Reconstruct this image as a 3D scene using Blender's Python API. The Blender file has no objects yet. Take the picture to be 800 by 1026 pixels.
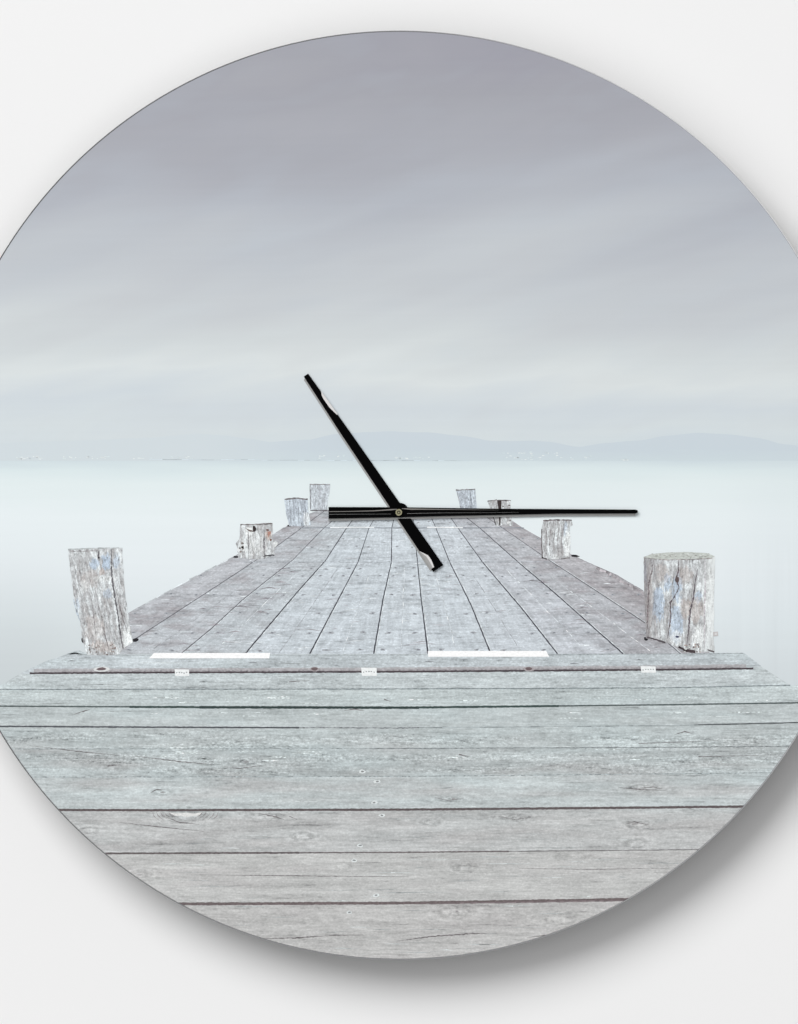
import bpy, bmesh, math, random
from math import sin, cos, pi, sqrt, exp
from mathutils import Vector

random.seed(7)
S = 0.000625                 # metres per print unit
HX, HY = 400.0, 513.0        # spindle position in print units
CX, CY, R = 400.6, 496.2, 465.6   # dial circle in print units
YF = -0.0365                  # front face of the dial (wall surface is y = 0)

sc = bpy.context.scene
COL = sc.collection

def P(x, y, depth=0.0):
    """print units + height above the dial face -> local coordinates of the clock"""
    return Vector(((x - HX) * S, -depth, -(y - HY) * S))

def lin(c):
    c = c / 255.0
    return c / 12.92 if c <= 0.04045 else ((c + 0.055) / 1.055) ** 2.4

K = 1.06
def rgb(r, g, b):
    return (min(lin(r) / K, .96), min(lin(g) / K, .96), min(lin(b) / K, .96), 1)

# ------------------------------------------------------------------ node helper
class N:
    def __init__(s, t, sock): s.t, s.s = t, sock
    def _m(s, op, o=None, c=None):
        n = s.t.nodes.new('ShaderNodeMath'); n.operation = op
        s.t.links.new(s.s, n.inputs[0])
        for i, v in ((1, o), (2, c)):
            if v is None: continue
            if isinstance(v, N): s.t.links.new(v.s, n.inputs[i])
            else: n.inputs[i].default_value = v
        return N(s.t, n.outputs[0])
    def __add__(s, o): return s._m('ADD', o)
    __radd__ = __add__
    def __mul__(s, o): return s._m('MULTIPLY', o)
    __rmul__ = __mul__
    def __sub__(s, o): return s._m('SUBTRACT', o)
    def __rsub__(s, o): return (s * -1.0) + o
    def __truediv__(s, o): return s._m('DIVIDE', o)
    def pow(s, o): return s._m('POWER', o)
    def abs(s): return s._m('ABSOLUTE')
    def sqrt(s): return s._m('SQRT')
    def sin(s): return s._m('SINE')
    def exp(s): return s._m('EXPONENT')
    def min(s, o): return s._m('MINIMUM', o)
    def max(s, o): return s._m('MAXIMUM', o)
    def ss(s, a, b):
        n = s.t.nodes.new('ShaderNodeMapRange'); n.interpolation_type = 'SMOOTHSTEP'
        lo, hi, f, g = (a, b, 0, 1) if a < b else (b, a, 1, 0)
        s.t.links.new(s.s, n.inputs[0])
        for i, v in zip((1, 2, 3, 4), (lo, hi, f, g)): n.inputs[i].default_value = v
        return N(s.t, n.outputs[0])

class Mat:
    def __init__(s, name, rough=.45, spec=.12, metal=0.0):
        s.m = bpy.data.materials.new(name); s.m.use_nodes = True
        s.t = s.m.node_tree
        s.b = s.t.nodes['Principled BSDF']
        s.b.inputs['Roughness'].default_value = rough
        s.b.inputs['Specular IOR Level'].default_value = spec
        s.b.inputs['Metallic'].default_value = metal
    def coords(s):
        tc = s.t.nodes.new('ShaderNodeTexCoord')
        sp = s.t.nodes.new('ShaderNodeSeparateXYZ')
        s.t.links.new(tc.outputs['Object'], sp.inputs[0])
        x = N(s.t, sp.outputs[0]) * (1 / S) + HX
        y = N(s.t, sp.outputs[2]) * (-1 / S) + HY
        return x, y
    def noise(s, x, y, z=0.0, detail=3, rough=.55, dist=0.0):
        cb = s.t.nodes.new('ShaderNodeCombineXYZ')
        for i, v in enumerate((x, y, z)):
            if isinstance(v, N): s.t.links.new(v.s, cb.inputs[i])
            else: cb.inputs[i].default_value = v
        n = s.t.nodes.new('ShaderNodeTexNoise'); n.noise_dimensions = '3D'
        n.inputs['Scale'].default_value = 1
        n.inputs['Detail'].default_value = detail
        n.inputs['Roughness'].default_value = rough
        n.inputs['Distortion'].default_value = dist
        s.t.links.new(cb.outputs[0], n.inputs['Vector'])
        return N(s.t, n.outputs['Fac']) - 0.5
    def attr(s, name, out='Fac'):
        a = s.t.nodes.new('ShaderNodeAttribute'); a.attribute_name = name
        return N(s.t, a.outputs[out])
    def mix(s, f, a, b, mode='MIX'):
        n = s.t.nodes.new('ShaderNodeMix'); n.data_type = 'RGBA'; n.blend_type = mode
        n.clamp_factor = True
        for i, v in ((0, f), (6, a), (7, b)):
            if isinstance(v, N): s.t.links.new(v.s, n.inputs[i])
            else: n.inputs[i].default_value = v
        return N(s.t, n.outputs[2])
    def scale(s, col, f):
        """colour times scalar"""
        cb = s.t.nodes.new('ShaderNodeCombineXYZ')
        for i in range(3): s.t.links.new(f.s, cb.inputs[i])
        return s.mix(1.0, col, N(s.t, cb.outputs[0]), 'MULTIPLY')
    def ramp(s, f, stops):
        n = s.t.nodes.new('ShaderNodeValToRGB')
        e = n.color_ramp.elements
        lo, hi = stops[0][0], stops[-1][0]
        for i, (p, c) in enumerate(stops):
            q = (p - lo) / (hi - lo)
            if i < 2: el = e[i]; el.position = q
            else: el = e.new(q)
        for i, (p, c) in enumerate(stops):
            pass
        # set in sorted order
        srt = sorted(stops, key=lambda k: k[0])
        for el, (p, c) in zip(sorted(list(e), key=lambda k: k.position), srt): el.color = c
        g = (f - lo) * (1.0 / (hi - lo))
        s.t.links.new(g.s, n.inputs[0])
        return N(s.t, n.outputs[0])
    def out(s, col):
        if isinstance(col, N): s.t.links.new(col.s, s.b.inputs['Base Color'])
        else: s.b.inputs['Base Color'].default_value = col
        return s.m

def ell(x, y, cx, cy, rx, ry):
    return ((((x - cx) * (1 / rx)).pow(2.0)) + (((y - cy) * (1 / ry)).pow(2.0)))

def sq(v): return v * v

# ------------------------------------------------------------------ materials
def mat_sky():
    m = Mat('printed_sky_ink'); x, y = m.coords()
    tilt = y + x * 0.24
    w = m.noise(x * (1/420), tilt * (1/85), 1.0, 2, .5, .3) * 170
    w2 = m.noise(x * (1/160), tilt * (1/22), 5.0, 2, .5) * 26
    fade = y.ss(460, 330)
    yy = y + (w + w2) * (fade * .75 + .25)
    c = m.ramp(yy, [(20, rgb(159,159,169)), (90, rgb(164,165,173)), (150, rgb(170,172,180)), (200, rgb(179,183,191)),
                    (250, rgb(191,196,202)), (300, rgb(200,205,209)), (350, rgb(209,215,217)), (385, rgb(218,224,225)), (410, rgb(208,216,221)),
                    (432, rgb(212,220,223)), (461, rgb(209,219,224))])
    h = m.noise(x * (1/110), tilt * (1/45), 9.0, 2) * 1.4
    c = m.mix(h.max(0.0) * .3, c, rgb(188,187,190))
    c = m.mix((h * -1.0).max(0.0) * .35, c, rgb(190,202,214))
    v = m.noise(x * (1/300), y * (1/5), 2.0, 2) * .035 + 1.0
    c = m.scale(c, v)
    return m.out(c)

def mat_sea():
    m = Mat('printed_water_ink'); x, y = m.coords()
    yy = y + m.noise(x * (1/200), y * (1/22), 1.0, 2) * 22
    c = m.ramp(yy, [(458, rgb(206,218,224)), (463, rgb(211,223,227)), (470, rgb(219,231,233)), (484, rgb(226,236,237)), (520, rgb(231,239,241)),
                    (575, rgb(229,236,239)), (625, rgb(222,230,233)), (665, rgb(213,220,223)), (700, rgb(207,214,217))])
    dl = x.ss(230, 0) * y.ss(540, 668) + x.ss(120, 0) * y.ss(500, 600) * .25
    c = m.mix(dl * .42, c, rgb(196,204,206))
    dr = x.ss(700, 790) * .22
    c = m.mix(dr, c, rgb(212,221,225))
    vs = (m.noise(x * (1/9), y * (1/260), 3.0, 2) * x.ss(705, 760) * y.ss(520, 570)) * .09
    hs = m.noise(x * (1/220), y * (1/7), 4.0, 2) * .02 + 1.0
    c = m.scale(c, vs + hs)
    return m.out(c)

def mat_hills():
    m = Mat('printed_hills_ink'); x, y = m.coords()
    c = m.ramp(y + m.noise(x * (1/50), y * (1/6), 0, 3) * 14, [(430, rgb(203,213,220)), (450, rgb(202,213,220)), (461, rgb(205,217,222))])
    left = x.ss(330, 190)
    c = m.mix(left * .85, c, rgb(210,219,223))
    return m.out(c)

KNOTS = [(186,817,30,9,1),(303,838,17,6,.9),(432,824,15,5.5,.8),(516,819,22,5,.8),(646,789.5,26,4.5,.9),(637,826,18,4.5,1),(638,845,18,7,.7),
         (466,870,18,5.5,.8),(450,800.5,18,4,.8),(247,763,14,5,.7),(163,793.5,16,5,.7),(140,876,16,6,.7),(90,832,13,6,.7),
         (456,914,26,10,.8),(687,735,12,3,.6),(105,770,34,9,.45),(345,868,14,6,.35),(690,812,12,3,.5),(230,745,20,5,.4),(575,858,30,5,.35),
         (560,921,30,9,.45),(300,921,26,7,.4),(265,818,26,4.5,.8)]

def mat_front():
    m = Mat('printed_front_board_ink'); x, y = m.coords()
    sd = m.attr('seed')
    wy = y + m.noise(x * (1/90), y * (1/12), sd, 2) * 5.0
    ring = None; rsum = None
    wob = m.noise(x * (1/7), y * (1/3), 7.0, 2) * 1.1
    for i, (cx, cy, rx, ry, a) in enumerate(KNOTS):
        d2 = ell(x, y, cx, cy, rx, ry)
        g = (d2 * -1.1).exp() * a
        wy = wy - (y - cy) * g * .75
        r = ((d2.sqrt() + wob) * 8.0).sin() * g
        ring = r if ring is None else ring + r
        rsum = g if rsum is None else rsum + g
    n1 = m.noise(x * (1/85), wy * (1/3.6), sd, 5, .62)
    n2 = m.noise(x * (1/15), wy * (1/1.7), sd + 3.0, 3, .6)
    n3 = m.noise(x * (1/2.4), y * (1/1.7), sd, 2, .7)
    n4 = m.noise(x * (1/5.5), wy * (1/2.4), sd + 9.0, 3, .7)
    nb = m.noise(x * (1/120), y * (1/14), sd + 8.0, 4, .55)
    nc = m.noise(x * (1/30), y * (1/9), sd + 2.0, 3, .6)
    band = y.ss(728, 738) * y.ss(779, 774) * (m.noise(x*(1/150), y*(1/9), 4.0, 2).ss(-.12, .12)) + y.ss(712, 695) * .25
    rough = band * .8 + .55
    v = n1 * .55 + n2 * .75 * rough + n3 * .95 * rough + n4 * .7 * rough + nb * .50 + nc * .42 + 1.0
    crack = n1.ss(-.10, -.2) * n2.ss(.03, -.08)
    v = v - crack * .22
    v = v + (n2 + n3).ss(.10, .24) * .12 * rough - (n2 + n4).ss(-.12, -.26) * .14 * rough
    v = v + ring * .24 - rsum * .12
    v = v + (n4 * rsum) * 1.2
    base = N(m.t, m.attr('ink', 'Color').s)
    tint = m.noise(x * (1/140), y * (1/20), 11.0, 2)
    base = m.mix((tint.ss(-.04, .2) * .5) * y.ss(690, 800), base, rgb(183,181,181))
    base = m.mix(tint.ss(.02, -.2) * .45 * y.ss(860, 780), base, rgb(194,206,208))
    c = m.scale(base, v)
    return m.out(c)

def mat_deck():
    m = Mat('printed_walkway_ink'); x, y = m.coords()
    sd = m.attr('seed')
    dy = (y - 469.0).max(8.0)
    u = (x - 408.0) / dy
    sc_ = dy * (1/150.0)
    n1 = m.noise(u * 30.0, m_div(m, 900.0, dy), sd, 4, .6)       # along the plank
    n2 = m.noise(x * (1/12), y * (1/1.8), sd, 3, .65)             # saw marks across
    n3 = m.noise(x * (1/2.2), y * (1/1.5), sd, 2, .7)
    n4 = m.noise(x * (1/28) + y * (1/60), y * (1/3.2), sd + 7.0, 3, .6)
    nb = m.noise(x * (1/34), y * (1/9), sd + 4.0, 4, .65)
    v = n1 * .6 + n2 * .5 + n3 * .65 + n4 * .6 + nb * .5 + .99
    v = v - (n2 + n4).ss(-.12, -.28) * .15 + (n2 + n3).ss(.12, .26) * .14
    base = N(m.t, m.attr('ink', 'Color').s)
    side = u.abs().ss(.55, 1.9)
    br = nb.ss(.04, -.12) * (side * .62 + .03)
    base = m.mix(br, base, rgb(168,163,167))
    c = m.scale(base, v * (1.0 - side * .03))
    return m.out(c)

def m_div(m, a, b):
    n = m.t.nodes.new('ShaderNodeMath'); n.operation = 'DIVIDE'
    n.inputs[0].default_value = a; m.t.links.new(b.s, n.inputs[1])
    return N(m.t, n.outputs[0])

def mat_ink(name='printed_line_ink', amt=.5):
    m = Mat(name); x, y = m.coords()
    n = m.noise(x * (1/3.2), y * (1/1.6), 0, 3, .7)
    return m.out(m.scale(m.attr('ink', 'Color'), n * amt + 1.0))

def mat_post(name, k, lean, dark=1.0, blue=(), brown=(), white=(), fade=None, bluish=0.0, shade=None):
    """k = size of bark streaks, lean = sideways drift per unit down"""
    m = Mat(name); x, y = m.coords()
    u = x - y * lean
    wx = u + m.noise(u * (1/(9*k)), y * (1/(24*k)), 2.0, 2) * 7 * k
    n1 = m.noise(wx * (1/(1.5*k)), y * (1/(9*k)), 0, 4, .65, .3)
    n2 = m.noise(wx * (1/(5*k)), y * (1/(26*k)), 6.0, 3, .6)
    n3 = m.noise(x * (1/1.3), y * (1/1.9), 0, 2, .8)
    n5 = m.noise(x * (1/(2.6*k)), y * (1/(4.5*k)), 8.0, 3, .75)
    v = n1 * 1.3 + n2 * .4 + n3 * 1.1 + n5 * 1.4 + .95
    base = m.mix(n2.ss(-.05, .14), rgb(189,191,193), rgb(224,230,232))
    base = m.mix(n2.ss(0, -.22) * .5, base, rgb(174,168,166))
    if bluish: base = m.mix(bluish, base, rgb(190,206,222))
    pn = m.noise(x * (1/(3.0*k)), y * (1/(8*k)), 3.0, 4, .75) * 5.0
    for lst, colr in ((blue, rgb(188,203,219)), (brown, rgb(192,180,174)), (white, rgb(240,244,244))):
        for (cx, cy, rx, ry, a) in lst:
            f = (ell(x, y, cx, cy, rx, ry) + pn).ss(1.15, .6) * a
            base = m.mix(f, base, colr)
    c = m.scale(base, v)
    cr = (n1 + n5 * .5).ss(-.10, -.24) * .6 * dark
    c = m.mix(cr, c, rgb(92,84,84))
    c = m.mix((n1 + n5 * .5).ss(.12, .26) * .7, c, rgb(244,247,247))
    if shade:
        c = m.mix((x + n2 * 12.0).ss(shade[0], shade[1]) * shade[2], c, rgb(128,122,124))
    if fade:
        a, b, amt = fade
        c = m.mix((x + n2 * 30.0).ss(a, b) * amt, c, rgb(226,231,231))
    return m.out(c)

M = {}
M['sky'] = mat_sky(); M['sea'] = mat_sea(); M['hills'] = mat_hills()
M['front'] = mat_front(); M['deck'] = mat_deck(); M['ink'] = mat_ink()
M['wood_ink'] = mat_ink('printed_strip_ink', .9)

def simple(name, col, rough, spec, metal=0.0, bump=None):
    m = Mat(name, rough, spec, metal)
    x, y = m.coords()
    n = m.noise(x * (1/3.0), y * (1/3.0), 0, 3)
    return m.out(m.scale(N(m.t, const(m, col)), n * .12 + 1.0))
def const(m, col):
    n = m.t.nodes.new('ShaderNodeRGB'); n.outputs[0].default_value = col
    return n.outputs[0]
M['edge'] = simple('polished_dial_edge', (.80, .81, .83, 1), .07, .5, 1.0)
M['back'] = simple('dial_backing', (.06, .06, .06, 1), .6, .2)
M['black'] = simple('black_lacquer', (.0012, .0012, .0014, 1), .5, .02)
M['shade_sheen'] = simple('hand_shadow_sheen_grey', (.34, .34, .335, 1), .5, .2, 0.0)  # grey for the painted hand shadows and the dimmer highlight parts
M['glint'] = simple('painted_hand_glint', (.20, .19, .18, 1), .4, .2, 0.0)  # lighter grey for the highlights painted on the minute hand
M['shine'] = simple('painted_hand_highlight', (.66, .65, .645, 1), .4, .3, 0.0)  # pale matt colour painted in place of a glossy highlight
M['brass'] = simple('brass_nut_metal', (.30, .28, .18, 1), .35, .5, .85)
M['brass_dark'] = simple('brass_nut_recess', (.05, .048, .03, 1), .5, .3, .3)
M['plastic'] = simple('movement_plastic', (.05, .05, .05, 1), .6, .3)

def mat_wall():
    m = bpy.data.materials.new('white_painted_wall'); m.use_nodes = True
    t = m.node_tree; b = t.nodes['Principled BSDF']
    b.inputs['Roughness'].default_value = .9; b.inputs['Specular IOR Level'].default_value = .1
    tc = t.nodes.new('ShaderNodeTexCoord'); n = t.nodes.new('ShaderNodeTexNoise')
    n.inputs['Scale'].default_value = 3; n.inputs['Detail'].default_value = 4
    t.links.new(tc.outputs['Object'], n.inputs['Vector'])
    mr = t.nodes.new('ShaderNodeMapRange'); mr.inputs[3].default_value = .822; mr.inputs[4].default_value = .832
    t.links.new(n.outputs['Fac'], mr.inputs[0])
    cb = t.nodes.new('ShaderNodeCombineColor')
    for i in range(3): t.links.new(mr.outputs[0], cb.inputs[i])
    t.links.new(cb.outputs[0], b.inputs['Base Color'])
    return m
M['wall'] = mat_wall()

# ------------------------------------------------------------------ print layers
CLIPN = 480
CLIP = [(CX + (R - 1.3) * cos(2*pi*i/CLIPN), CY + (R - 1.3) * sin(2*pi*i/CLIPN)) for i in range(CLIPN)]
def clip(poly):
    if all((x-CX)**2 + (y-CY)**2 < (R-1.6)**2 for x, y in poly): return poly
    out = poly
    for i in range(CLIPN):
        ax, ay = CLIP[i]; bx, by = CLIP[(i+1) % CLIPN]
        nx, ny = -(by-ay), bx-ax
        f = lambda p: (p[0]-ax)*nx + (p[1]-ay)*ny
        if not out: return []
        if all(f(p) >= 0 for p in out): continue
        new = []
        for j in range(len(out)):
            p, q = out[j], out[(j+1) % len(out)]
            fp, fq = f(p), f(q)
            if fp >= 0: new.append(p)
            if (fp >= 0) != (fq >= 0):
                t = fp/(fp-fq); new.append((p[0]+(q[0]-p[0])*t, p[1]+(q[1]-p[1])*t))
        out = new
    return out

class Layer:
    """flat ink shapes on the dial, collected into one mesh"""
    def __init__(s, mats):
        s.bm = bmesh.new(); s.mats = mats
        s.ink = s.bm.loops.layers.float_color.new('ink')
        s.seed = s.bm.faces.layers.float.new('seed')
    def poly(s, pts, d, mat=0, ink=(200,200,200), seed=None):
        pts = clip(list(pts))
        cl = []
        for p in pts:
            if not cl or (abs(p[0]-cl[-1][0]) + abs(p[1]-cl[-1][1])) > 1e-3: cl.append(p)
        if len(cl) > 2 and (abs(cl[0][0]-cl[-1][0]) + abs(cl[0][1]-cl[-1][1])) <= 1e-3: cl.pop()
        if len(cl) < 3: return
        a = sum(cl[i][0]*cl[(i+1) % len(cl)][1] - cl[(i+1) % len(cl)][0]*cl[i][1] for i in range(len(cl)))
        if a > 0: cl = cl[::-1]
        f = s.bm.faces.new([s.bm.verts.new(P(x, y, d)) for x, y in cl])
        f.material_index = mat
        c = rgb(*ink)
        for l in f.loops: l[s.ink] = c
        f[s.seed] = random.uniform(0, 50) if seed is None else seed
    def strip(s, pts, w, d, mat=0, ink=(60,60,60), jit=.0, step=5.0, fade=False):
        """line with a slightly uneven width; w = one width or one per point"""
        ws = w if isinstance(w, (list, tuple)) else [w]*len(pts)
        P_, W_ = [], []
        for i in range(len(pts)-1):
            (ax, ay), (bx, by) = pts[i], pts[i+1]
            L = sqrt((bx-ax)**2 + (by-ay)**2); n = max(1, int(L/step))
            for k in range(n + (i == len(pts)-2)):
                t = k/n
                P_.append((ax+(bx-ax)*t, ay+(by-ay)*t)); W_.append(ws[i]+(ws[i+1]-ws[i])*t)
        up, dn = [], []
        for i, (x, y) in enumerate(P_):
            a = P_[max(i-1, 0)]; b = P_[min(i+1, len(P_)-1)]
            dx, dy = b[0]-a[0], b[1]-a[1]; L = sqrt(dx*dx+dy*dy) or 1
            nx, ny = -dy/L, dx/L
            h1 = W_[i]*.5*(1+random.uniform(-jit, jit)); h2 = W_[i]*.5*(1+random.uniform(-jit, jit))
            up.append((x+nx*h1, y+ny*h1)); dn.append((x-nx*h2, y-ny*h2))
        for i in range(len(P_)-1):
            k = random.uniform(1-jit*.25, 1+jit*.25)
            s.poly([up[i], up[i+1], dn[i+1], dn[i]], d, mat, tuple(min(255, c*k) for c in ink), 0)
    def blob(s, cx, cy, rx, ry, d, mat=0, ink=(80,80,80), n=9, jit=.3, rot=0):
        pts = []
        for i in range(n):
            a = 2*pi*i/n; k = 1+random.uniform(-jit, jit)
            x, y = rx*k*cos(a), ry*k*sin(a)
            pts.append((cx+x*cos(rot)-y*sin(rot), cy+x*sin(rot)+y*cos(rot)))
        s.poly(pts, d, mat, ink)
    def build(s, name, parent):
        me = bpy.data.meshes.new(name); s.bm.to_mesh(me); s.bm.free()
        for m in s.mats: me.materials.append(m)
        o = bpy.data.objects.new(name, me); COL.objects.link(o); o.parent = parent
        return o

# ------------------------------------------------------------------ clock root and dial
clock = bpy.data.objects.new('wall_clock', None); COL.objects.link(clock)
clock.location = (0, YF, 0); clock.empty_display_size = .05
clock['label'] = 'large round frameless wall clock printed with a grey wooden pier on a misty sea'
clock['category'] = 'clock'

def link(name, bm, mats, parent, smooth=False):
    me = bpy.data.meshes.new(name); bm.normal_update(); bm.to_mesh(me); bm.free()
    for m in mats: me.materials.append(m)
    if smooth:
        for p in me.polygons: p.use_smooth = True
    o = bpy.data.objects.new(name, me); COL.objects.link(o); o.parent = parent
    return o

def rings(bm, prof, cx, cy, n=360, mats=None):
    """prof: (radius in print units, depth) from the front centre outwards, closed at both ends"""
    rs = []
    for r, d in prof:
        rs.append([bm.verts.new(P(cx + r*cos(2*pi*i/n), cy + r*sin(2*pi*i/n), d)) for i in range(n)])
    f = bm.faces.new(rs[0][::-1]);  f.material_index = mats[0] if mats else 0
    for k in range(len(rs)-1):
        for i in range(n):
            f = bm.faces.new([rs[k][i], rs[k][(i+1) % n], rs[k+1][(i+1) % n], rs[k+1][i]])
            f.material_index = mats[k+1] if mats else 0
    f = bm.faces.new(rs[-1]); f.material_index = mats[-1] if mats else 0
    bmesh.ops.recalc_face_normals(bm, faces=bm.faces)

bm = bmesh.new()
rings(bm, [(R-1.1, 0), (R, -.00054), (R, -.0045)], CX, CY, 480, [0, 1, 1, 0])
dial = link('dial', bm, [M['back'], M['edge']], clock)

D = .00003
# ---- sky
L = Layer([M['sky']])
L.poly([(-80,20),(880,20),(880,461.5),(-80,461.5)], D)
sky = L.build('printed_sky', dial); sky['label'] = 'printed grey overcast sky, darker towards the top'
# ---- water
L = Layer([M['sea'], M['ink']])
L.poly([(-80,461.5),(880,461.5),(880,720),(-80,720)], D)
sea = L.build('printed_water', dial); sea['label'] = 'printed pale misty sea'
# ---- hills
L = Layer([M['hills'], M['ink']])
def hill(pts, d, base=461.6):
    pp = []
    for i in range(len(pts)-1):
        (ax, ay), (bx, by) = pts[i], pts[i+1]
        n = max(1, int((bx-ax)/6))
        for k in range(n): 
            t = k/n; ts = t*t*(3-2*t)*.5 + t*.5
            pp.append((ax+(bx-ax)*t, ay+(by-ay)*ts + random.uniform(-.18, .18)))
    pp.append(pts[-1])
    L.poly(pp + [(pts[-1][0], base), (pts[0][0], base)], d)
hill([(-20,446),(20,443),(90,441),(150,438.5),(200,434.5),(222,436),(250,439.5),(270,442.7),(311,440.4),(334,435.3),(365,433),(395,432),(412,433),(429,433.2),
      (466,437),(493,442),(520,442),(535,441.4),(550,442.7),(580.6,447.8),(607.6,443.7),(641,441.4),(665,437),(698.7,433.6),
      (732.5,435.3),(759.5,438.7),(786.5,445.4),(830,450)], 2*D)
for x0, x1, n, y0, y1 in ((320,345,9,456,459),(395,432,14,457.5,460),(505,560,34,453,460.5),(622,634,7,460,461),(12,45,16,457.5,460),(62,110,22,457.5,460),(125,200,14,457,460),(560,600,8,457,460)):
    for i in range(n):
        x = random.uniform(x0, x1); y = random.uniform(y0, y1)
        L.blob(x, y, random.uniform(.6, 1.9), random.uniform(.25, .55), 3*D, 1, random.choice([(228,236,236),(232,238,238),(220,232,234)]), 6)
L.strip([(150,460.2),(215,460.8),(262,460.2)], .35, 3*D, 1, (192,204,211), .8, 6)
L.strip([(262,461),(470,461.6)], .3, 3*D, 1, (196,208,215), .8, 6)
hills = L.build('printed_hills', dial); hills['label'] = 'printed faint blue hills along the far shore'

# ---- walkway: far planks running away from the viewer
L = Layer([M['deck'], M['front'], M['ink'], M['wood_ink']])
VX, VY = 408.0, 469.0
bl = [(128,655)]  # left silhouette, bottom to top
left_edge = [(95,655),(95,634),(130,612.8),(150,602.5),(172.5,589.8),(193.7,578),(228.8,560),(240,556),(275,536),(287,527),(300,518),(312,511.5),(320,510.8)]
right_edge = [(497,510.8),(505,516),(522.5,528),(539,537.5),(560,549.5),(580,559.8),(600,567.5),(616,574.6),(632,583),(645,592.5),(690,620),(712,655)]
tone = [(188,191,196),(192,197,202),(195,202,207),(199,207,213),(201,209,215),(202,210,216),(201,209,215),(199,206,212),(195,200,206),(188,191,196),(181,181,185)]
CUT = [  # plank joints as polylines from the near end to the far end
    [(112,655),(136.4,639.7),(193.7,602.5),(236.2,574.9),(275,549),(301,530),(325,512),(328,510.8)],
    [(181.5,655),(212.9,629),(242.6,601.4),(293.6,561),(324.8,529),(339,517),(346,510.8)],
    [(246,655),(266,631),(300,591),(326,562),(347.5,529),(355,519),(360,510.8)],
    [(310.6,655),(330,618),(359,563),(370,529),(375.5,519),(377,510.8)],
    [(374.6,655),(384,600),(392.4,563),(392.8,529),(395,519),(396,510.8)],
    [(429,655),(422,598),(418.5,563),(415,529),(414,519),(414,510.8)],
    [(492,655),(471.6,604.9),(451,563.6),(437,529),(432,518),(430,510.8)],
    [(558.8,655),(522.5,609),(484,563.6),(459,529),(452,519),(447,510.8)],
    [(624.5,655),(558,595.8),(519.8,563.6),(481,529),(468,519),(462,510.8)],
    [(682,655),(645,623),(577.5,578.8),(550,561),(503.8,529),(489,519),(480,510.8)]]
Lr = left_edge; Rr = right_edge[::-1]
bounds = [Lr] + CUT + [Rr]
ymin, ymax = 510.8, 655.0
def xat(pl, y):
    pl = sorted(pl, key=lambda p: p[1])
    for (ax, ay), (bx, by) in zip(pl, pl[1:]):
        if ay <= y <= by: return ax + (bx-ax)*(y-ay)/((by-ay) or 1)
    return pl[0][0] if y < pl[0][1] else pl[-1][0]
rows = [510.8, 519, 528.4, 545, 562.8, 576, 592, 610, 632, 655.2]
for i in range(len(bounds)-1):
    for (ya, yb, sdk) in ((510.8,528.4,1),(528.4,562.8,2),(562.8,655.2,3)):
        t = tone[i]; j = random.uniform(-2.5, 2.5); t = tuple(c+j for c in t)
        sub = sorted(set([ya, yb] + [y for y in rows if ya < y < yb]))
        sd = random.uniform(0, 50)
        lft = [(xat(bounds[i], y), y) for y in sub]; rgt = [(xat(bounds[i+1], y), y) for y in sub]
        if i == 0:
            lft = [(x + random.uniform(-.6, .6), y) for x, y in lft]
        L.poly(lft + rgt[::-1], 2*D, 0, t, sd)
# bright sawn right/left edges, uneven
L.strip([(146,605),(193.7,578.6),(228.8,560.6)], 1.0, 3*D, 2, (214,221,224), .7, 4)
L.strip([(540,538.5),(578,558.5),(616,575.5),(645,592)], .5, 3*D, 2, (150,148,152), .9, 2)
L.strip([(598,568.5),(645,594)], 2.2, 3*D, 3, (172,167,171), .9, 2)
# joints
for k, pl in enumerate(CUT):
    wn = [max(.55, .35 + (y-VY)/190*(1.15 if 2 <= k <= 8 else .7)) for x, y in pl]
    ic = (74,74,82) if 2 <= k <= 8 else (104,104,110)
    up = [p for p in pl if p[1] <= 529]; mid = [p for p in pl if 529 <= p[1] <= 564]; low = [p for p in pl if p[1] >= 560]
    L.strip(pl, [w*.92 for w in wn], 4*D, 2, ic, .3, 2.5)
    if 1 <= k <= 9:
        L.strip([(x+1.4, y) for x, y in pl if y > 540], [w*.6 for (x, y), w in zip(pl, wn) if y > 540], 3*D, 2, (212,219,222), .5, 2.5)
# cross seams
L.strip([(300,528.9),(525,528.9)], .8, 4.5*D, 2, (140,146,154), .5, 6)
L.strip([(331,528.5),(375,528.3)], 1.1, 5*D, 2, (240,244,245), .2, 8)
L.strip([(428,528.3),(464,528.5)], 1.2, 5*D, 2, (244,247,248), .2, 8)
L.strip([(243,563.2),(556,563.0)], .6, 4.5*D, 2, (176,182,188), .8, 2)
# soft saw lines splitting planks lengthwise
for u0, ya, yb in ((-.69,570,655),(-.35,575,655),(-1.05,575,650),(-1.4,580,655),(-.03,565,650),(.27,565,655),(.62,565,655),(.98,570,652),(1.33,575,655)):
    pts = []
    y = ya
    while y < yb:
        pts.append((VX+u0*(y-VY)+random.uniform(-.6, .6), y)); y += 7
    L.strip(pts, .45, 3*D, 2, (211,217,221), .9, 2.5) if random.random() < .6 else L.strip(pts, .5, 3*D, 2, (176,180,185), .9, 2.5)
# nail marks: two to each plank on every joist
for yn, a in ((651.5,1.0),(634,.35),(614.5,.9),(595.5,.8),(577,.7),(569.5,.3),(548,.4),(540,.35),(523,.3)):
    for i in range(len(bounds)-1):
        xa, xb = xat(bounds[i], yn), xat(bounds[i+1], yn)
        for t in (.2, .8):
            if random.random() < .12 or abs(a) < .5 and random.random() < .3: continue
            x = xa+(xb-xa)*(t+random.uniform(-.05, .05)); q = (yn-VY)/180
            y = yn+random.uniform(-.8, .8)
            L.blob(x, y, 2.6*q+.7, .8*q+.25, 3.5*D, 2, (172,176,181), 7, .5, random.uniform(-.25, .1))
            L.blob(x, y, 1.3*q+.3, .6*q+.2, 4*D, 2, (136,139,146), 6, .5)
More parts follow.
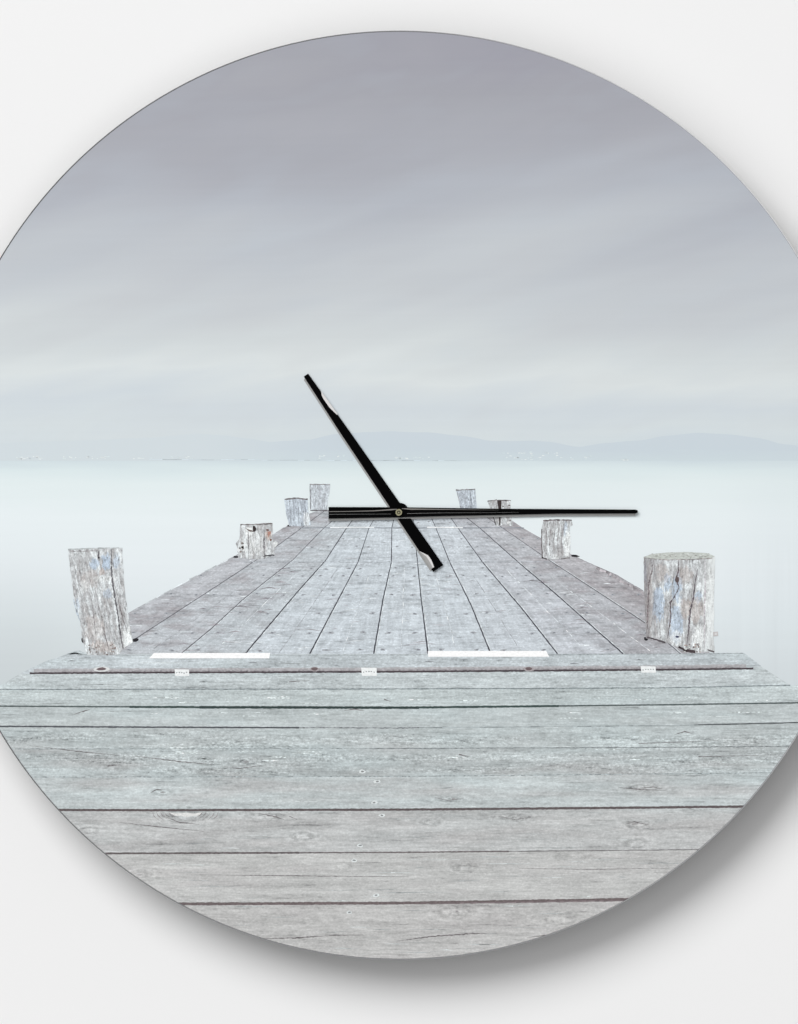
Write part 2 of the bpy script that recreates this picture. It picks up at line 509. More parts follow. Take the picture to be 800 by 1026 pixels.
# stains and scratches across the planks
for _ in range(150):
    y = 530 + 124*random.random()**.8
    xa, xb = xat(left_edge, y), xat(right_edge, y)
    x = random.uniform(xa+6, xb-16); q = (y-VY)/180
    ln = random.uniform(4, 20)*(q+.2)
    a = random.uniform(-.16, .12)
    ink = random.choice([(176,180,185),(216,222,225),(218,224,227),(172,174,180),(180,180,185)])
    L.strip([(x, y), (x+ln*.5, y+ln*.5*a-.3), (x+ln, y+ln*a)], [.15, .75*q+.3, .15], 3.2*D, 2, ink, .5, 4)
for _ in range(34):
    y = random.uniform(570, 650)
    sd_ = random.choice((-1, 1)); uu = random.uniform(1.0, 1.5)*sd_
    x = VX+uu*(y-VY)
    ln = random.uniform(6, 22)
    L.strip([(x, y), (x+ln*.5, y-ln*.08), (x+ln, y-ln*.02)], [.2, random.uniform(.7, 1.5), .2], 3.3*D, 2, random.choice([(154,150,155),(164,160,165),(146,142,148)]), .6, 3)

# ---- walkway: near boards lying across
def ytab(left, mid, right):
    return [(-10, left), (135, left+(mid-left)*.4), (400, mid), (665, mid+(right-mid)*.6), (810, right)]
bnd = [
    [(60,655.2),(135,656),(400,655.8),(665,655),(745,654.2)],
    [(18,675.2),(135,674.6),(400,673.6),(665,671.6),(766,670.2)],
    [(-20,690.8),(135,690.6),(400,690.3),(665,689.2),(820,686.0)],
    [(-20,707.4),(135,708.2),(400,708.9),(665,706.2),(820,703.8)],
    [(-20,727.6),(135,728.5),(400,729.4),(665,727),(820,723.5)],
    [(-20,750.4),(135,750.2),(400,749.9),(665,748.8),(820,747.3)],
    [(-20,778.6),(135,778.4),(400,778.0),(665,775.4),(820,773.6)],
    [(-20,811.2),(135,811.8),(400,811.2),(665,809),(820,807.2)],
    [(-20,855.4),(135,855),(400,854),(665,851.6),(820,850)],
    [(-20,905.8),(135,905.8),(400,904.8),(665,900.6),(820,897)],
    [(-20,990),(135,990),(400,990),(665,990),(820,990)]]
ftone = [(194,202,206),(195,203,205),(191,200,201),(189,197,198),(186,194,195),(183,190,191),(192,199,200),(190,192,192),(192,193,192),(190,190,189)]
for i in range(len(bnd)-1):
    a, b = bnd[i], bnd[i+1]
    pa, pb = list(a), list(b)
    if i == 0:
        pa = [(67,655.2),(92,656.2)] + a[1:4] + [(746,654.2)]
        pb = [(20,675.0),(60,675.0)] + b[1:4] + [(763,667.5)]
        pa = [(47,662),(67.5,655.6)] + pa[1:]
    if i == 1:
        pa = [(20,675)] + b_ if False else [(20,675.2)] + a[1:4] + [(763,668)]
        pb = [(-6,690.8)] + b[1:4] + [(792,686.6)]
    L.poly(pa + pb[::-1], 2*D, 1, ftone[i])
def dark(i, x0, x1, w, ink, jit=.3, off=0.0, mat=2, d=4, step=4):
    pts = [(x, xat2(bnd[i], x)+off) for x in [x0 + (x1-x0)*k/12 for k in range(13)]]
    L.strip(pts, w, d*D, mat, ink, jit, step)
def xat2(pl, x):
    for (ax, ay), (bx, by) in zip(pl, pl[1:]):
        if ax <= x <= bx: return ay + (by-ay)*(x-ax)/(bx-ax)
    return pl[0][1] if x < pl[0][0] else pl[-1][1]
# first board: thick front lip and the deep gap under it
dark(1, 34, 748, 4.2, (178,177,180), .2, -2.8, 3, 3, 2)
dark(1, 60, 735, 2.0, (162,159,162), .4, -2.0, 3, 3.5, 2)
dark(1, 30, 755, 1.8, (78,71,75), .25, -.6, 2, 4, 2)
dark(0, 70, 745, .7, (160,168,171), .6, .3, 2, 4, 2)
dark(2, -8, 792, .9, (126,135,138), .5, 0, 2, 4, 2)
dark(3, -8, 810, 1.4, (88,97,97), .2, 0, 2, 4, 2)
dark(3, 130, 560, 2.1, (66,80,78), .2, .1, 2, 4.2, 2)
dark(3, 200, 420, 2.4, (56,68,67), .2, .2, 2, 4.4, 2)
dark(4, -8, 300, 1.5, (84,86,91), .25, 0, 2, 4, 2)
dark(4, 300, 420, .8, (120,122,126), .8, 0, 2, 4, 2)
dark(4, 420, 700, .6, (150,158,160), .8)
dark(4, 700, 812, 1.2, (92,96,98), .4)
dark(5, -8, 370, .6, (156,164,166), .8, 0, 2, 4, 2)
dark(5, 370, 800, .8, (134,140,142), .6, 0, 2, 4, 2)
dark(6, 10, 800, .7, (160,169,171), .8, 0, 2, 4, 2)
dark(7, 40, 760, 2.3, (98,90,91), .2, 0, 2, 4, 2)
dark(8, 90, 300, 1.8, (104,97,98), .25, 0, 2, 4, 2)
dark(8, 300, 510, 1.3, (114,108,109), .3, 0, 2, 4, 2)
dark(8, 510, 720, .9, (122,120,121), .5)
dark(9, 160, 640, 2.8, (112,102,103), .2, 0, 2, 4, 2)
dark(9, 430, 640, 1.2, (128,118,120), .5, 1.2, 2, 4.3)
# cracks
for pts, w in (([(258,940.5),(300,939.6),(330,937.4)],1.3),([(330,937.4),(364,936.6)],.7),([(398,943),(430,938.5),(469,935.6),(490,935)],1.2),([(528,939.5),(553,936),(575,933)],1.0),
               ([(120,824),(160,828.5),(205,833)],.8),([(165,818),(180,824),(200,826)],.9),([(135,757.5),(180,763),(215,766)],.9),([(30,747),(80,753),(120,757)],.8),
               ([(108,767.5),(121,766)],1.6),([(74,716),(84,712.5),(90,711)],1.3),([(150,795),(157,791),(163,791.5)],1.2),([(676,736),(686,733),(694,735)],1.3),
               ([(460,756),(470,758)],1.2),([(200,876.5),(300,877.5),(410,878.5)],.8),([(520,870),(590,871),(670,870)],.6),([(345,712),(355,710.5),(365,712)],1.2),
               ([(640,790),(655,788.5),(664,790.5)],.9),([(626,826),(636,823.5),(650,826.5)],.9),([(260,815),(275,818),(285,821)],1.3),([(290,818),(298,821)],1.0),
               ([(436,799),(450,802),(464,800)],.6),([(500,818),(516,821),(532,819)],.6),([(620,789),(640,791),(668,792)],.8),([(385,700.5),(392,703)],1.0),([(225,768),(240,770),(262,767)],.7),
               ([(290,683),(310,682)],.8),([(700,758),(760,757)],.7),([(640,745),(720,742)],.6)):
    L.strip(pts, [.25] + [w]*(len(pts)-2) + [.25] if len(pts) > 2 else [w, .3], 4*D, 2, (122,118,119), .6, 2)
# long fine fibres and bright scratches
for _ in range(120):
    y = random.uniform(658, 955); hw = sqrt(max(0, R*R-(y-CY)**2))
    x = random.uniform(CX-hw, CX+hw-10)
    if y < 692 and (x < 60 or x > 680): continue
    ln = random.uniform(8, 60); b = random.random()
    g = random.uniform(-8, 8)
    ink = (160+g, 166+g, 167+g) if b < .6 else (206+g, 213+g, 213+g)
    L.strip([(x, y), (x+ln*.5, y+random.uniform(-.5, .5)), (x+ln, y+random.uniform(-.9, .9))], [.1, random.uniform(.35, .85), .1], 3.1*D, 2, ink, .6, 4)
for _ in range(46):
    x = random.choice([random.uniform(150,330), random.uniform(560,780), random.uniform(60,700)]); y = random.choice([699, 702, 717, 752, 756, 762, 716])+random.uniform(-3, 3)
    L.strip([(x, y), (x+9, y-.3), (x+random.uniform(14, 34), y)], [.1, random.uniform(.6, 1.4), .1], 3.2*D, 2, (212,221,221), .8, 2)
# knots: pale hearts and dark lashes
L.poly([(170,814.2),(178,815),(186,814.2),(195,815),(203,813.8),(200,816.8),(192,817.6),(188,818.8),(181,817.4),(175,817.2)], 4*D, 3, (224,225,223))
for sx in (-1, 1):
    for k in range(5):
        x0 = 186+sx*(17+4*k)
        L.strip([(x0, 813.4), (x0-sx*1.5, 816+k*.4), (x0-sx*7, 819.5+k*.7)], [.1, .7, .1], 4*D, 2, (140,134,135), .7, 2)
for cx, cy, rx, ry, ink in ((303,838,10,3.4,(224,228,228)),(432,823,11,3.2,(205,210,210)),(466,869,8,2.4,(212,216,216)),(138,875,6,2.2,(218,222,222)),(247,763,9,3,(120,122,124)),
                            (640,845,10,4,(200,204,204)),(88,832,6,2.5,(210,214,214)),(637,825.5,11,2.2,(116,110,110)),(455,800.5,9,2,(132,128,128)),(458,913,7,3,(130,124,126)),
                            (163,794,8,2.4,(128,126,128)),(345,868,5,2,(212,216,216))):
    L.blob(cx, cy, rx*.3, ry*.3, 4.1*D, 3, tuple(c*.5+90 for c in ink), 9, .5)
# screw heads: small pale rings with dark centres
for x, y in ((382.7,817),(361,847),(355,862),(377,897),(350,914),(378,783),(363,773),(375,804)):
    L.blob(x, y, 3.2, 1.7, 4.2*D, 2, (222,228,228), 8, .3); L.blob(x+.2, y, 1.6, .8, 4.5*D, 2, (138,140,142), 7, .3)
# gap knots in the first board
for x, y, q in ((102,670.4,1.0),(315.6,670.3,.6),(530,670.2,.7)):
    L.blob(x, y, 8.5*q, 2.4, 4.3*D, 2, (222,224,224) if q == 1 else (170,164,166), 10, .15); L.blob(x, y-.2, 5.2*q, 1.7, 4.6*D, 2, (112,98,100), 9, .2)
# board-top details on the first board
for x, y in ((72,662.5),(253,664),(640,661.5),(575,665),(430,663)):
    L.strip([(x-4, y), (x, y-.5), (x+5, y)], [.2, 1.0, .2], 4*D, 2, (126,128,132), .4, 2)
for pts in ([(63,656.5),(75,653.6),(84,655.5)], [(66,655.5),(74,652.5),(80,651.5),(88,655.8)]):
    L.poly(pts, 3*D, 1, (190,199,202))
# pale inlaid bars
def bar(x0, x1, y0, y1, sl, sr):
    L.poly([(x0, y1), (x0+sl, y0), (x1, y0), (x1+sr, y1)], 5*D, 2, (254,254,254))
bar(149.5, 271, 654.2, 659.6, 5, -1.0)
bar(429, 547.5, 652.2, 658.0, 0, 3.0)
# small pale brackets
for x, y, w, h in ((182.3,673.9,14.5,6.8),(369.8,673.0,15.5,8.2),(649.6,670.7,15,6.6)):
    L.poly([(x-w/2, y-h/2), (x+w/2, y-h/2+.3), (x+w/2+.3, y+h/2), (x-w/2+.8, y+h/2)], 5.2*D, 2, (240,243,243))
    for k in range(5):
        L.blob(x-w*.34+k*w*.17, y+random.uniform(-.9, .6), .8, .6, 5.6*D, 2, (158,162,164), 6, .4)
# dark gaps at the feet of the posts
for x, y, rx, ry, r in ((83,641.5,1.2,2.6,0),(136,641.3,4,1.7,-.25),(236.5,558,2.8,1.0,0),(576.5,557,4.5,1.1,.1),(647.5,640,2.2,1.8,.3),(290,526.8,2.5,.8,0)):
    L.blob(x, y, rx, ry, 6*D, 2, (40,38,42), 9, .2, r)
walk = L.build('printed_pier', dial); walk['label'] = 'printed weathered grey pier of boards running out to sea'

# ---- posts
def post(name_label, outline, mat, extra=None, d=6*D, grow=.5):
    L = Layer([mat, M['ink'], M['wood_ink']])
    pts = []
    n = len(outline)
    for i in range(n):
        (ax, ay), (bx, by) = outline[i], outline[(i+1) % n]
        Ln = sqrt((bx-ax)**2+(by-ay)**2); k = max(1, int(Ln/3))
        for j in range(k):
            t = j/k; pts.append((ax+(bx-ax)*t+random.uniform(-grow, grow)*(j > 0), ay+(by-ay)*t+random.uniform(-grow, grow)*.6*(j > 0)))
    L.poly(pts, d+D, 0)
    if extra: extra(L, d+2*D)
    o = L.build('printed_post', dial); o['label'] = name_label
    return o

def cr(L, d, pts, w=1.0, ink=(84,76,78)):
    ink = tuple(c + 26 for c in ink)
    L.strip([(x + random.uniform(-.4, .4), y) for x, y in pts], [w*.25] + [w*.8]*(len(pts)-2) + [w*.2], d, 1, ink, .75, 1.5)

m1 = mat_post('printed_bark_ink_a', 1.0, .17, 1.0, blue=((94.5,565,4.5,6,.9),(106.5,563,4.5,9,1),(117,563,3.5,9,.6),(108,595,4,5,.5),(77.5,606,2.5,7,.5)),
              brown=((90,580,9,10,.3),(102,573,3,4,.7),(95,630,10,14,.35),(104,648,12,6,.5)), white=((128,640,5,11,.8),(84,588,4,7,.5),(105,580,14,3,.5)))
def e1(L, d):
    L.strip([(68.5,550.6),(95,549.2),(122.5,548.9)], 1.2, d, 1, (196,202,204), .5, 3)
    L.strip([(69,552),(84,552.4),(98,551.6)], .7, d, 1, (150,146,148), .9, 1.5)
    
    cr(L, d, [(99.5,549),(99,557),(99.8,560)], 1.4, (60,54,60))
    cr(L, d, [(112,550),(112,565),(113,582),(116,600),(118.5,620),(121,636),(123,650)], 1.6, (74,72,76))
    cr(L, d, [(117,590),(120,606),(124,622),(128,634)], .9)
    cr(L, d, [(74,600),(77,612),(80,622)], 1.8, (150,160,170))
    cr(L, d, [(104,628),(106,640),(110,655)], 1.1); cr(L, d, [(92,600),(94,618),(97,640)], .9)
    L.blob(99.2,559,1,1.2,d+D,1,(50,46,52),7)
    for _ in range(26):
        L.blob(random.uniform(89,117), random.uniform(645,656), .9, .7, d, 1, random.choice([(126,114,110),(140,124,118),(226,226,222)]), 6, .6)
post('tall leaning weathered post at the near left of the printed pier',
     [(68.3,550.4),(95,549),(122.7,548.8),(123.3,564.4),(125,588.7),(130,625),(133.7,643.5),(126,648),(118.5,656.5),(88,656.3),(83,640),(80,619),(74.6,598.5),(71,574)], m1, e1)

m2 = mat_post('printed_bark_ink_b', 1.15, 0.0, .9, blue=((660,605,6,18,.9),(669,585,4.5,9,.8),(679,590,5,16,.8),(678,625,7,20,.8),(700,598,4,6,.8),(646.5,573,1.8,8,.5)),
              brown=((664,575,7,11,.35),(686,577,9,9,.4),(687,610,6,10,.5),(698,612,8,14,.5),(651,600,3,40,.35)), white=((700,640,6,14,.8),(712,605,6,34,.8),(678,640,6,8,.5)), fade=(697,722,.85), shade=(664,645,.6))
def e2(L, d):
    L.poly([(645.3,558.3),(653,555.2),(669,553.5),(691,553.1),(708,554.2),(716.3,557.2),(714,558.8),(691,560),(669,560.4),(652,559.6)], d, 2, (196,201,196), 0)
    for _ in range(60):
        x = random.uniform(652, 710); L.blob(x, 556.6+random.uniform(-2, 2), 1.2, .35, d+D, 1, random.choice([(172,174,168),(182,184,178),(222,226,224),(160,158,154)]), 6, .5)
    L.strip([(646,559),(668,561),(691,560.7),(714,559.2)], .8, d+D, 1, (158,152,150), .9, 2)
    cr(L, d, [(655,561),(653,572),(650,584),(650,600),(649,618),(648,636)], 1.7, (104,96,98))
    cr(L, d, [(647,560),(647.5,580),(648,600)], .9, (120,118,126))
    cr(L, d, [(680,561),(680,572),(677,582),(681,588),(676,598),(672,604),(672,620),(669,640)], 1.5, (84,76,80))
    L.blob(678.5,581,1.8,3.2,d+D,1,(96,84,84),8)
    cr(L, d, [(692,558),(690,566)], 1.4, (70,62,64)); cr(L, d, [(703.5,557),(703,565)], 1.2, (100,90,92))
    cr(L, d, [(699,570),(696,590),(695,600),(692,612),(690,630),(688,648)], 1.7, (72,64,70))
    cr(L, d, [(706,560),(707,590),(706,620),(706,648)], 1.0, (168,160,166))
    L.blob(678.6,638,1.9,.9,d+D,1,(60,62,90),7)
    L.strip([(648,638.6),(658,641),(667,643.6)], 1.5, d, 1, (88,82,86), .6, 2)
    L.strip([(680,648),(686,651.5),(697,653)], 2.0, d, 1, (66,58,60), .7, 2)
    L.strip([(709,651),(716,653)], 1.2, d, 1, (96,92,94), .7, 2)
    for _ in range(20):
        L.blob(random.uniform(686,702), random.uniform(645,653), .9, .6, d+D, 1, random.choice([(120,110,110),(228,232,228),(176,156,148)]), 6, .6)
    L.poly([(714.5,633.2),(719.4,632.8),(719.8,637.2),(715,637.6)], d, 1, (196,192,192)); L.poly([(716,634.4),(718.4,634.2),(718.5,636),(716.2,636.2)], d+D, 1, (216,216,216))
post('thick round post with flaking blue paint at the near right of the printed pier',
     [(645.1,558),(653,555),(669,553.4),(691,553),(708,554),(716.5,557.4),(716.3,579),(715.4,601),(716,617),(715,635),(716,652),(700,654),(689,653.8),(680,648.8),(668.7,644.2),(647.4,639.5),(646.2,612.5),(645.4,579)], m2, e2, grow=.3)

m3 = mat_post('printed_bark_ink_c', .8, 0.0, .8, brown=((269,536,3,5,1),), white=((250,532,5,4,.9),(255,545,14,12,.45),(276,545,3,3,.7)))
def e3(L, d):
    cr(L, d, [(249,530),(249.5,545),(250,559)], 1.0, (84,80,84)); cr(L, d, [(264.5,531),(264.8,545),(265.2,560)], 1.5, (70,66,70)); cr(L, d, [(258,527),(258.5,545)], .6, (150,150,154))
    L.blob(255,529.5,1.6,3,d,1,(56,50,50),8,.3); L.blob(251,531.5,4,1.1,d,1,(112,100,96),8,.4,.4); L.blob(250.5,529.8,3.4,1.2,d+D,1,(238,242,242),8,.3,.3)
    L.blob(269.5,534.5,1.8,3,d,1,(176,136,124),8,.4); L.blob(268.5,531,1.3,1.1,d,1,(112,88,84),7,.4); L.blob(271.5,541,.9,1,d,1,(120,84,74),6)
    for _ in range(10): L.blob(random.uniform(239,245), random.uniform(543,553), 1.3, 1.2, d, 1, random.choice([(96,86,84),(140,132,128),(228,230,230)]), 6, .5)
    L.strip([(241,526),(250,525.2),(258,525.6),(273,524.6)], 1.0, d, 1, (112,106,106), .9, 2)
    L.strip([(264,557.5),(275,556)], 1.3, d, 1, (78,78,82), .6, 2)
post('short broken post with a rusty patch at the left of the printed pier',
     [(241,526.2),(256,524.5),(273.4,524),(273.4,540),(279.6,544),(275.5,549),(275.5,556.4),(260,560.5),(239,559),(238.3,549.5),(236.3,544.7),(239.7,540.6)], m3, e3)

m4 = mat_post('printed_bark_ink_d', .7, .12, 1.0, bluish=.5, white=((308,520,4,8,.6),))
def e4(L, d):
    L.strip([(285.3,500.4),(297,499),(308.5,500.3)], 1.2, d, 1, (122,118,120), .7, 2)
    for x in (290,294,298,301.5,305): cr(L, d, [(x,501),(x+1,512),(x+1.4,526)], .7, (104,108,118))
post('tapered post third from the front on the left of the printed pier',
     [(285,500),(296.8,498.6),(308.5,500),(309,511),(312,526),(302.3,527.6),(290,526.8),(287,515)], m4, e4, grow=.25)

m5 = mat_post('printed_bark_ink_e', .65, 0.0, .8, bluish=.3)
def e5(L, d):
    L.strip([(310.5,485.4),(331,485.4)], .7, d, 1, (150,148,150), .9, 1.5)
    L.strip([(311,511.3),(328,511.4)], .9, d, 1, (110,108,112), .8, 2)
    L.strip([(311,486),(311.3,510)], .7, d, 1, (128,128,132), .6, 3)
post('farthest post on the left of the printed pier',
     [(310.5,485),(331,485),(330.4,493),(329,500),(328,507.6),(328,511.7),(311,511.7)], m5, e5, grow=.25)

m6 = mat_post('printed_bark_ink_f', .65, .05, .8, bluish=.45)
def e6(L, d):
    L.strip([(457,491),(476.3,490.5)], 1.1, d, 1, (128,126,128), .8, 2); cr(L, d, [(471.5,492),(472,500),(472.3,511)], 1.1, (70,76,86))
    cr(L, d, [(458,493),(460,501),(462,510)], .8, (130,130,134))
post('farthest post on the right of the printed pier',
     [(457,490.9),(466,490.2),(476.3,490),(477,497.5),(478,513),(462,513),(459.5,500)], m6, e6, grow=.25)

m7 = mat_post('printed_bark_ink_g', .65, .05, .9)
def e7(L, d):
    L.poly([(498.2,501.2),(502.8,501),(502.6,508),(501.5,526),(500.4,526.5),(500,512)], d, 1, (62,54,54))
    L.strip([(488.8,502.4),(498,501)], 1.1, d, 1, (116,110,110), .7, 2); L.strip([(503,501.4),(512,501.4)], 1.0, d, 1, (108,102,104), .7, 2)
    L.strip([(494.5,518),(497,526)], 1.0, d, 1, (90,88,90), .6, 2)
    for _ in range(12): L.blob(random.uniform(504,512), random.uniform(503,526), .8, .7, d, 1, random.choice([(120,114,114),(236,238,238)]), 6, .5)
post('split post with a dark cleft on the right of the printed pier, crossed by the minute hand',
     [(488.5,502),(498,500.7),(512,501),(511.6,509),(513.9,527),(505,526),(497.3,527.4),(494.6,517.6),(491,509)], m7, e7, grow=.25)

m8 = mat_post('printed_bark_ink_h', .75, -.04, 1.0, white=((569,545,4,14,.8),(557,558,3,3,.6)), blue=((567,532,2,10,.5),))
def e8(L, d):
    L.strip([(544.5,521.5),(560,521),(573,521.2)], 1.3, d, 1, (112,104,106), .8, 2)
    L.strip([(543.2,530),(542.8,545),(543.6,559)], 1.0, d, 1, (120,114,116), .6, 3)
    for x in (548,552,556,560,564): cr(L, d, [(x+1,524),(x-1,540),(x-.5,557)], .8, (104,96,98))
    L.strip([(543,558.5),(548,560.3)], 1.8, d, 1, (78,72,74), .6, 2); L.strip([(562,560),(571,559)], .8, d, 1, (120,112,112), .6, 2)
post('dark rough-barked post at the middle right of the printed pier, under the tip of the minute hand',
     [(544.5,521),(558,520.6),(572.5,520.6),(574,526),(570.8,528),(572,537.8),(571,559.6),(560,560.2),(548,560.5),(542.8,558),(542.4,541),(543,529)], m8, e8)

# ------------------------------------------------------------------ hands
def slab(bm, pts, d0, d1, mat=0, side_strip=None):
    """outline in print units extruded from height d0 to d1 above the dial"""
    a = sum(pts[i][0]*pts[(i+1) % len(pts)][1] - pts[(i+1) % len(pts)][0]*pts[i][1] for i in range(len(pts)))
    if a > 0: pts = pts[::-1]
    lo = [bm.verts.new(P(x, y, d0)) for x, y in pts]; hi = [bm.verts.new(P(x, y, d1)) for x, y in pts]
    n = len(pts)
    fs = [bm.faces.new(hi), bm.faces.new(lo[::-1])]
    for i in range(n): fs.append(bm.faces.new([hi[(i+1) % n], hi[i], lo[i], lo[(i+1) % n]]))
    for f in fs: f.material_index = mat
    return fs
def face(bm, pts, mat):
    """free polygon, pts (x, y, height)"""
    a = sum(pts[i][0]*pts[(i+1) % len(pts)][1] - pts[(i+1) % len(pts)][0]*pts[i][1] for i in range(len(pts)))
    if a > 0: pts = pts[::-1]
    f = bm.faces.new([bm.verts.new(P(x, y, d)) for x, y, d in pts]); f.material_index = mat
    return f

# hour hand
ax, ay, bx, by = 306.8, 375.9, 439.3, 569.5
Lh = sqrt((bx-ax)**2+(by-ay)**2); ux, uy = (bx-ax)/Lh, (by-ay)/Lh; px_, py_ = uy, -ux     # p points up-right
def hw(t): return 2.6 + (4.3-2.6)*min(t/.3, 1) if t < .3 else 4.3 + (6.1-4.3)*(t-.3)/.7
def HP(t, o): return (ax+ux*Lh*t+px_*o, ay+uy*Lh*t+py_*o)
h0, h1 = .0008, .0016
bm = bmesh.new()
ts = [i/30 for i in range(31)]
outline = [HP(t, hw(t)) for t in ts] + [HP(t, -hw(t)) for t in ts[::-1]]
slab(bm, outline, h0, h1, 0)
e = .00004
# pale patches painted as highlights: one near the tip on the upper side, one at the tail on the lower side
def h3(t, o, d): x, y = HP(t, o); return (x, y, d)
def highlight(ts_, o_in, o_out, d_in, d_out):
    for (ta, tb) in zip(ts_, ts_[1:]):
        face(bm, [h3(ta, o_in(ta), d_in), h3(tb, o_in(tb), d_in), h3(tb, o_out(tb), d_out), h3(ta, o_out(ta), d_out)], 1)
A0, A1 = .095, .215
highlight([A0+(A1-A0)*k/8 for k in range(9)], lambda t: hw(t)*(.98-.68*min(1, (t-A0)/.02)*(1-max(0, (t-.17)/.045)*.8)), lambda t: hw(t)+.35, h1+.0003, h1+.0001)
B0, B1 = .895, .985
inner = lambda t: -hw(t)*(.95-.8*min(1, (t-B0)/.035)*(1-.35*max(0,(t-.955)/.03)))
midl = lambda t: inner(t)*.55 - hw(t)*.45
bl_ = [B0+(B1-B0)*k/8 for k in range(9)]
highlight(bl_, inner, midl, h1+.0003, h1+.0002)
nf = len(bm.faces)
highlight(bl_, midl, lambda t: -hw(t)-.2, h1+.0002, h1+.0001)
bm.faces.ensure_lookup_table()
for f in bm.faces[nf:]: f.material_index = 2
hour = link('hour_hand', bm, [M['black'], M['shine'], M['shade_sheen']], clock)
# shadow of the hour hand, painted as a grey strip along its lower side
def shade_sheen(bm, top, out, d0, d1, mats=(0,)):
    for i in range(len(top)-1):
        face(bm, [(*top[i], d1), (*top[i+1], d1), (*out[i+1], d0), (*out[i], d0)], 0)
        face(bm, [(*top[i], d0-.0002), (*top[i+1], d0-.0002), (*out[i+1], d0-.0002), (*out[i], d0-.0002)], 0)
bm = bmesh.new()
tt = [i/30 for i in range(31)]
shade_sheen(bm, [HP(.008+t*.98, -hw(t)+.1) for t in tt], [HP(.012+t*.98, -hw(t)-1.9) for t in tt], .0003, .0008)
side_strip = link('hand_shadow_strip', bm, [M['shade_sheen']], hour); side_strip['label'] = 'thin grey strip painted as shadow along the lower side of the hour hand'

# minute hand
top = [(329.5,508.0),(400,508.2),(440,508.8),(500,509.7),(560,510.1),(636.5,510.6),(638.8,511.3),(639.2,512.6),(638.6,514.0),(636.5,514.4)]
bot = [(560,514.7),(500,516.0),(440,517.2),(400,518.4),(329.5,519.6)]
bm = bmesh.new()
g0, g1 = .0019, .0027
slab(bm, top+bot, g0, g1, 0)
# highlight lines painted in grey along the hand
def line(bm, pts, ws, d, mat):
    for i in range(len(pts)-1):
        (ax_, ay_), (bx_, by_) = pts[i], pts[i+1]
        face(bm, [(ax_, ay_-ws[i], d), (bx_, by_-ws[i+1], d), (bx_, by_+ws[i+1], d), (ax_, ay_+ws[i], d)], mat)
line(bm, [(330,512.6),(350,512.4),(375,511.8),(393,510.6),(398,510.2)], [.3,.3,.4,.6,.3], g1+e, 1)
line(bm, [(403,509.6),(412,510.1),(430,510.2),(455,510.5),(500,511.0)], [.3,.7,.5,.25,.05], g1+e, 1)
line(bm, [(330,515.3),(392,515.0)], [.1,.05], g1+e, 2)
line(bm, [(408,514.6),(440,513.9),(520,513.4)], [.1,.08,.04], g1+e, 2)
minute = link('minute_hand', bm, [M['black'], M['glint'], M['shade_sheen']], clock)
bm = bmesh.new()
xs = [329.5+i*(637-329.5)/30 for i in range(31)]
full = sorted(bot, key=lambda p: p[0]) + [(636.5,514.4)]
def yb(x):
    for (a, b), (c, d_) in zip(full, full[1:]):
        if a <= x <= c: return b+(d_-b)*(x-a)/(c-a)
    return full[-1][1]
shade_sheen(bm, [(x, yb(x)-.1) for x in xs], [(x-.6, yb(x)+2.2) for x in xs], .0014, .0019)  # minute hand's shadow, painted as a grey strip below it
side_strip = link('hand_shadow_strip', bm, [M['shade_sheen']], minute); side_strip['label'] = 'thin grey strip painted as shadow along the lower side of the minute hand'

# collar and nut
def disc(bm, cx, cy, r, d0, d1, n=32, mat=0):
    slab(bm, [(cx+r*cos(2*pi*i/n), cy+r*sin(2*pi*i/n)) for i in range(n)], d0, d1, mat)
bm = bmesh.new(); disc(bm, 401.6, 511.6, 7.6, .0003, .0018)
link('hub_collar', bm, [M['black']], clock)
bm = bmesh.new()
NX, NY = 399.8, 513.4
n = 12
def hexr(i, r): 
    return (NX + r*cos(2*pi*i/n+.26)*(1 if i % 2 else .94), NY + r*sin(2*pi*i/n+.26)*(1 if i % 2 else .94))
prof = [(3.7,.0026),(3.7,.0042),(3.3,.0046),(2.0,.0046),(1.8,.0040)]
rs = [[bm.verts.new(P(*hexr(i, r), d)) for i in range(n)] for r, d in prof]
for k in range(len(rs)-1):
    for i in range(n):
        f = bm.faces.new([rs[k][i], rs[k+1][i], rs[k+1][(i+1) % n], rs[k][(i+1) % n]]); f.material_index = 0 if k < 3 else 1
f = bm.faces.new(rs[-1]); f.material_index = 1
bmesh.ops.recalc_face_normals(bm, faces=bm.faces)
disc(bm, NX-.1, NY+.2, .9, .0040, .0044, 10, 0)
nut = link('hub_nut', bm, [M['brass'], M['brass_dark']], clock)

# movement box that carries the dial off the wall (behind the dial)
bm = bmesh.new()
slab(bm, [(356,469),(444,469),(444,557),(356,557)], -.036, -.0046, 0)
bmesh.ops.bevel(bm, geom=bm.edges[:], offset=.002, segments=2, affect='EDGES')
link('clock_movement', bm, [M['plastic']], clock)

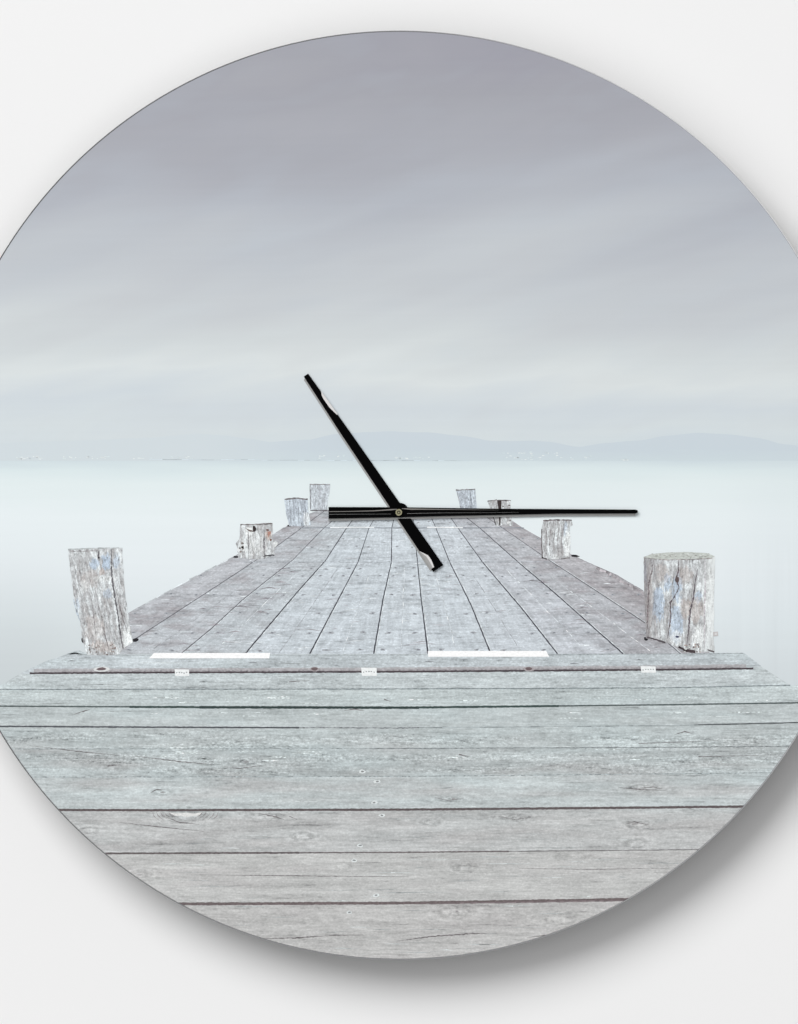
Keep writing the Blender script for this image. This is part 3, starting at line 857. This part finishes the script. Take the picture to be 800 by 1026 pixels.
# ------------------------------------------------------------------ wall
bm = bmesh.new()
vs = [bm.verts.new(v) for v in ((-3,0,-2.4),(3,0,-2.4),(3,0,2.4),(-3,0,2.4),(-3,.08,-2.4),(3,.08,-2.4),(3,.08,2.4),(-3,.08,2.4))]
for idx in ((0,1,2,3),(5,4,7,6),(4,0,3,7),(1,5,6,2),(3,2,6,7),(4,5,1,0)): bm.faces.new([vs[i] for i in idx])
wall = link('wall', bm, [M['wall']], None)
wall['kind'] = 'structure'

# ------------------------------------------------------------------ light
def area(name, loc, size, power, col=(1,1,1), shape='DISK'):
    l = bpy.data.lights.new(name, 'AREA'); l.shape = shape; l.size = size; l.energy = power; l.color = col
    o = bpy.data.objects.new(name, l); COL.objects.link(o); o.location = loc
    o.rotation_euler = (pi/2, 0, 0)
    return o
area('studio_softbox', (-8.4, -14.0, 11.9), 15.4, 4350)
area('studio_side_softbox', (-6.3, -14.5, .7), 27.0, 1600)

w = bpy.data.worlds.new('World'); sc.world = w; w.use_nodes = True
t = w.node_tree; bg = t.nodes['Background']
tc = t.nodes.new('ShaderNodeTexCoord'); sp = t.nodes.new('ShaderNodeSeparateXYZ'); t.links.new(tc.outputs['Generated'], sp.inputs[0])
g = N(t, sp.outputs[0])*.8 + N(t, sp.outputs[2])*.35  # added gradient, brighter to the upper right for the rim's reflections
yy_ = N(t, sp.outputs[1]).abs()
low = yy_.ss(.36, .14)                       # added glow close to the wall plane, shaped to light the dial rim
cr_ = g.ss(-.8, .95)*.20 + .03 + low*(g.ss(.3, .75)*.42 + .11 + (N(t, sp.outputs[2])*-1.0).ss(.3, .9)*.16)
cb = t.nodes.new('ShaderNodeCombineColor')
for i in range(3): t.links.new(cr_.s, cb.inputs[i])
t.links.new(cb.outputs[0], bg.inputs['Color']); bg.inputs['Strength'].default_value = 1.0

# ------------------------------------------------------------------ camera
cam = bpy.data.cameras.new('camera'); co = bpy.data.objects.new('camera', cam); COL.objects.link(co)
dist = 3.2
co.location = (0, YF-dist, 0); co.rotation_euler = (pi/2, 0, 0)
cam.sensor_fit = 'VERTICAL'; cam.sensor_height = 24; cam.lens = 24*dist/(1026*S); cam.clip_end = 50; cam.clip_start = .05
sc.camera = co
sc.render.engine = 'CYCLES'
sc.render.resolution_x, sc.render.resolution_y = 798, 1024
sc.view_settings.view_transform = 'Standard'; sc.view_settings.look = 'None'
sc.view_settings.exposure = 0; sc.view_settings.gamma = 1
